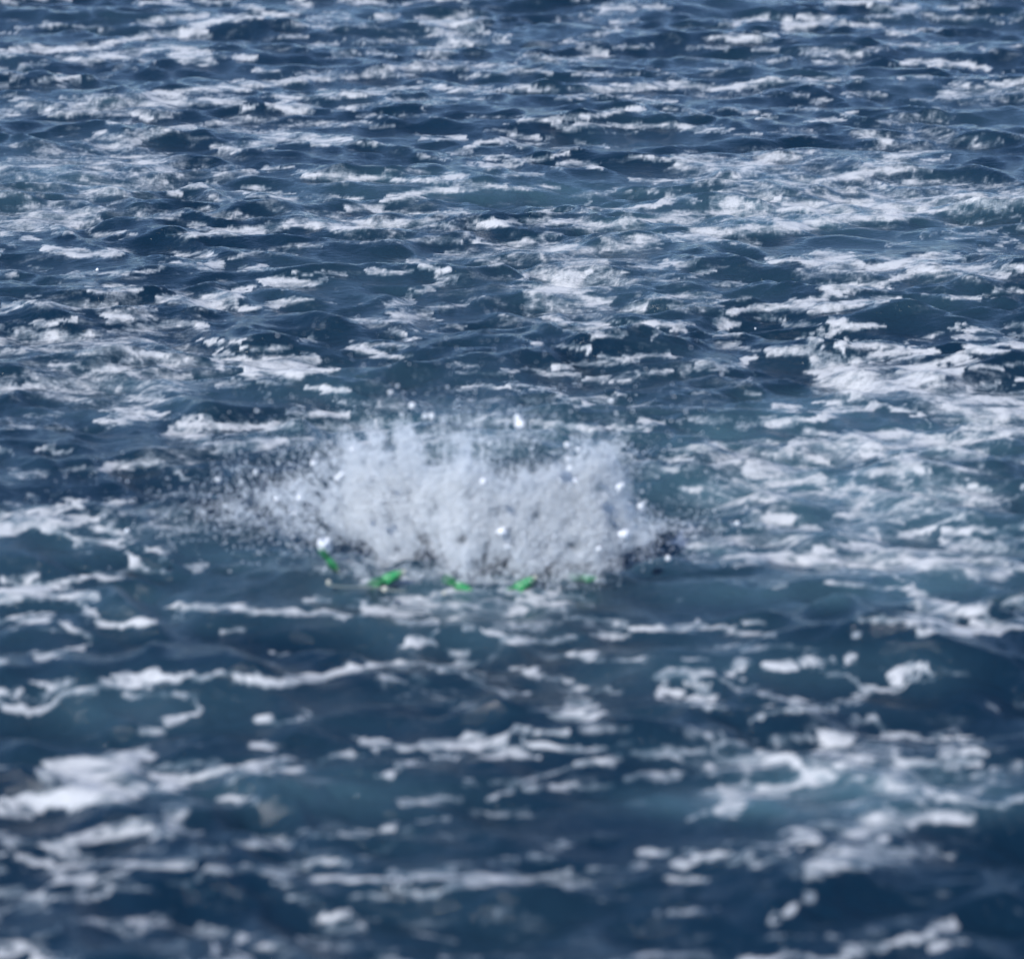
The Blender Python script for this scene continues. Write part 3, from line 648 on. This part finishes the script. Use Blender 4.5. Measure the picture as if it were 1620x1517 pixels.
CORE = [  # billows of the burst: centre, half sizes, weight
 (548,800,48,42,.8),(585,775,55,55,1.1),(610,815,62,50,1.3),(628,868,34,34,1.0),(650,780,46,52,.9),(690,800,42,58,1.0),(738,785,50,52,1.25),(733,850,46,50,1.3),
 (732,895,22,20,.6),(790,812,50,42,1.1),(812,850,34,40,1.0),(848,815,52,50,1.25),(905,795,50,50,1.25),(948,775,38,62,1.2),(972,832,36,42,1.1),(905,862,56,36,1.1),
 (835,893,26,20,.6),(930,893,26,16,.6),(848,885,40,22,.5),(520,835,30,24,.6),
 (852,768,52,30,.5),(880,775,40,34,.5),(500,782,55,36,.35),(452,795,55,30,.22),(610,712,90,34,.32),(725,722,42,30,.35),(555,735,60,28,.35),(950,722,44,32,.35),(1002,852,26,22,.5),(1025,842,36,18,.25),
 (400,800,60,26,.10),(350,812,60,20,.07),(1080,838,50,16,.08),(740,680,170,34,.10),(690,690,60,26,.12)]
pts, rad = [], []
BX_ = [400, 500, 545, 600, 650, 700, 735, 770, 830, 900, 950, 1000, 1100]
BR_ = [884, 893, 898, 910, 912, 922, 930, 928, 925, 918, 915, 905, 895]
BT_ = np.array([ground(CX, r_).y for r_ in BR_])
def by_at(u): return np.interp(u, BX_, BT_)
def noise3(a, b, s): return float(perlin(np.array([a]), np.array([b]), s)[0])
def spread_drops(n, cxf, cyf, yf, rmu, rsig, clumpy=0.0, seed=1, cells=(26., 30.)):
    r = np.random.default_rng(seed)
    u = cxf(r, n); v = cyf(r, n, u); yw = yf(r, n)
    if clumpy > 0:
        nn = perlin(u / cells[0], v / cells[1] + (yw - BY) * 1.5, seed + 90) + .6 * perlin(u / (cells[0] * .4), v / (cells[1] * .45), seed + 91)
        keep = r.random(n) < np.clip(.62 + clumpy * nn, 0.02, 1)
        u, v, yw = u[keep], v[keep], yw[keep]
    rr_ = np.clip(np.exp(r.normal(math.log(rmu), rsig, len(u))), .0012, .014)
    a_ = (u - CX) / FPX; b_ = (v - CY) / FPX
    ry_ = CP - b_ * SP; rz_ = -SP - b_ * CP
    t = yw / ry_
    P = np.stack([a_ * t, yw, CAM_H + rz_ * t], -1)
    ok = P[:, 2] > 0.0
    pts.append(P[ok]); rad.append(rr_[ok])
wt = np.array([c[2] * c[3] * c[4] for c in CORE]); wt /= wt.sum()
r0 = np.random.default_rng(41)
NTOT = 500000
which = r0.choice(len(CORE), NTOT, p=wt)
C_ = np.array(CORE)[which]
ang = r0.random(NTOT) * 2 * math.pi
rho = np.abs(r0.normal(0, .50, NTOT)) ** .9 * (1 + .25 * r0.standard_exponential(NTOT)) + .12 * r0.random(NTOT)
rho = np.sqrt(r0.random(NTOT)) * .48 + .80 * rho
u = C_[:, 0] + rho * np.cos(ang) * C_[:, 2] * .92; v = C_[:, 1] + rho * np.sin(ang) * C_[:, 3] * .92
# jets fan out from the row of lures
th = np.arctan2(u - 745, 1010 - v); rd = np.hypot(u - 745, 1010 - v)
jets = 1.2 * perlin(th * 15, rd / 120, 601) + .7 * perlin(th * 38, rd / 70, 602)
cl = perlin(u / 24, v / 22, 603) + .35 * perlin(u / 11, v / 11, 604)
weak = np.clip(1.15 - C_[:, 4], .30, 1) + .5 * np.clip(rho - .7, 0, 1)
gap = np.zeros(NTOT)
for gx_, gy_, ga_, gb_ in ((578, 880, 22, 14), (672, 882, 17, 26), (768, 868, 9, 22), (770, 905, 20, 18), (882, 905, 16, 16), (690, 915, 22, 14),
                           (545, 872, 14, 10), (985, 885, 24, 16), (668, 742, 14, 14)):
    gap = np.maximum(gap, np.exp(-((u - gx_) / ga_) ** 2 - ((v - gy_) / gb_) ** 2) * .6)
keep = r0.random(NTOT) < np.clip(np.where(C_[:, 4] >= 1, .80, .60) + .9 * weak * (jets + cl) - .7 * gap, np.where(C_[:, 4] >= 1, .42, .03) * (1 - .8 * gap), 1)
u, v = u[keep], v[keep]; n_ = len(u)
yw = by_at(u) + np.clip((905 - v) / 200, 0, 1.2) * .28 + np.abs(r0.normal(0, .13, n_)) - .05
rr_ = np.clip(np.exp(r0.normal(math.log(.0021), .55, n_)), .001, .012)
a_ = (u - CX) / FPX; b_ = (v - CY) / FPX
t_ = yw / (CP - b_ * SP)
P_ = np.stack([a_ * t_, yw, CAM_H + (-SP - b_ * CP) * t_], -1)
ok = P_[:, 2] > 0
pts.append(P_[ok]); rad.append(rr_[ok])
# finer crown above, lower strands, thin outlying spray
U = lambda a, b: (lambda r, n: r.uniform(a, b, n))
spread_drops(9000, lambda r, n: r.normal(740, 150, n), lambda r, n, u: 905 - 150 - np.abs(r.exponential(48, n)), lambda r, n: BY + .3 + r.normal(0, .3, n), .0024, .45, 1.1, 801, (40., 26.))
spread_drops(5000, lambda r, n: 500 - np.abs(r.exponential(85, n)), lambda r, n, u: 815 + r.normal(0, 32, n) - (500 - u) * .05, lambda r, n: BY + .2 + r.normal(0, .3, n), .0034, .4, 1.1, 802, (30., 16.))
spread_drops(1800, lambda r, n: 1010 + np.abs(r.exponential(38, n)), lambda r, n, u: 842 + r.normal(0, 24, n) , lambda r, n: BY + .2 + r.normal(0, .3, n), .0034, .4, 1.1, 803, (26., 16.))
spread_drops(1300, U(330, 620), lambda r, n, u: 745 + r.normal(0, 45, n), lambda r, n: BY + .3 + r.normal(0, .3, n), .0042, .4, .9, 804)
spread_drops(7500, U(552, 985), lambda r, n, u: 899 + r.normal(0, 14, n) + 16 * np.sin((u - 500) / 160), lambda r, n: BY - .40 + r.normal(0, .05, n), .0024, .4, 1.5, 805, (20., 26.))
spread_drops(500, U(420, 1150), lambda r, n, u: 700 + r.normal(0, 80, n), lambda r, n: BY + .3 + r.normal(0, .4, n), .0055, .3, .9, 806)
spread_drops(160, U(300, 1180), lambda r, n, u: 860 + r.normal(0, 60, n), lambda r, n: BY - .2 + r.normal(0, .3, n), .0050, .3, .9, 807)
P = np.concatenate(pts); RAD = np.concatenate(rad)
me = bpy.data.meshes.new('spray'); me.vertices.add(len(P)); me.vertices.foreach_set('co', P.astype(np.float32).ravel())
at = me.attributes.new('radius', 'FLOAT', 'POINT'); at.data.foreach_set('value', RAD.astype(np.float32))
spray = bpy.data.objects.new('spray', me); col.objects.link(spray)
tag(spray, 'white burst of fine spray thrown up behind the row of green lures', kind='stuff')
me.materials.append(M_spray)
ng = bpy.data.node_groups.new('spray_drops', 'GeometryNodeTree')
ng.interface.new_socket('Geometry', in_out='INPUT', socket_type='NodeSocketGeometry')
ng.interface.new_socket('Geometry', in_out='OUTPUT', socket_type='NodeSocketGeometry')
gi = ng.nodes.new('NodeGroupInput'); go = ng.nodes.new('NodeGroupOutput')
ico = ng.nodes.new('GeometryNodeMeshIcoSphere'); ico.inputs['Radius'].default_value = 1; ico.inputs['Subdivisions'].default_value = 1
sm = ng.nodes.new('GeometryNodeSetMaterial'); sm.inputs['Material'].default_value = M_spray
iop = ng.nodes.new('GeometryNodeInstanceOnPoints')
na = ng.nodes.new('GeometryNodeInputNamedAttribute'); na.data_type = 'FLOAT'; na.inputs['Name'].default_value = 'radius'
ng.links.new(gi.outputs[0], iop.inputs['Points']); ng.links.new(ico.outputs['Mesh'], sm.inputs['Geometry'])
ng.links.new(sm.outputs[0], iop.inputs['Instance']); ng.links.new(na.outputs['Attribute'], iop.inputs['Scale'])
ng.links.new(iop.outputs[0], go.inputs[0])
md = spray.modifiers.new('drops', 'NODES'); md.node_group = ng
print('spray drops', len(P))
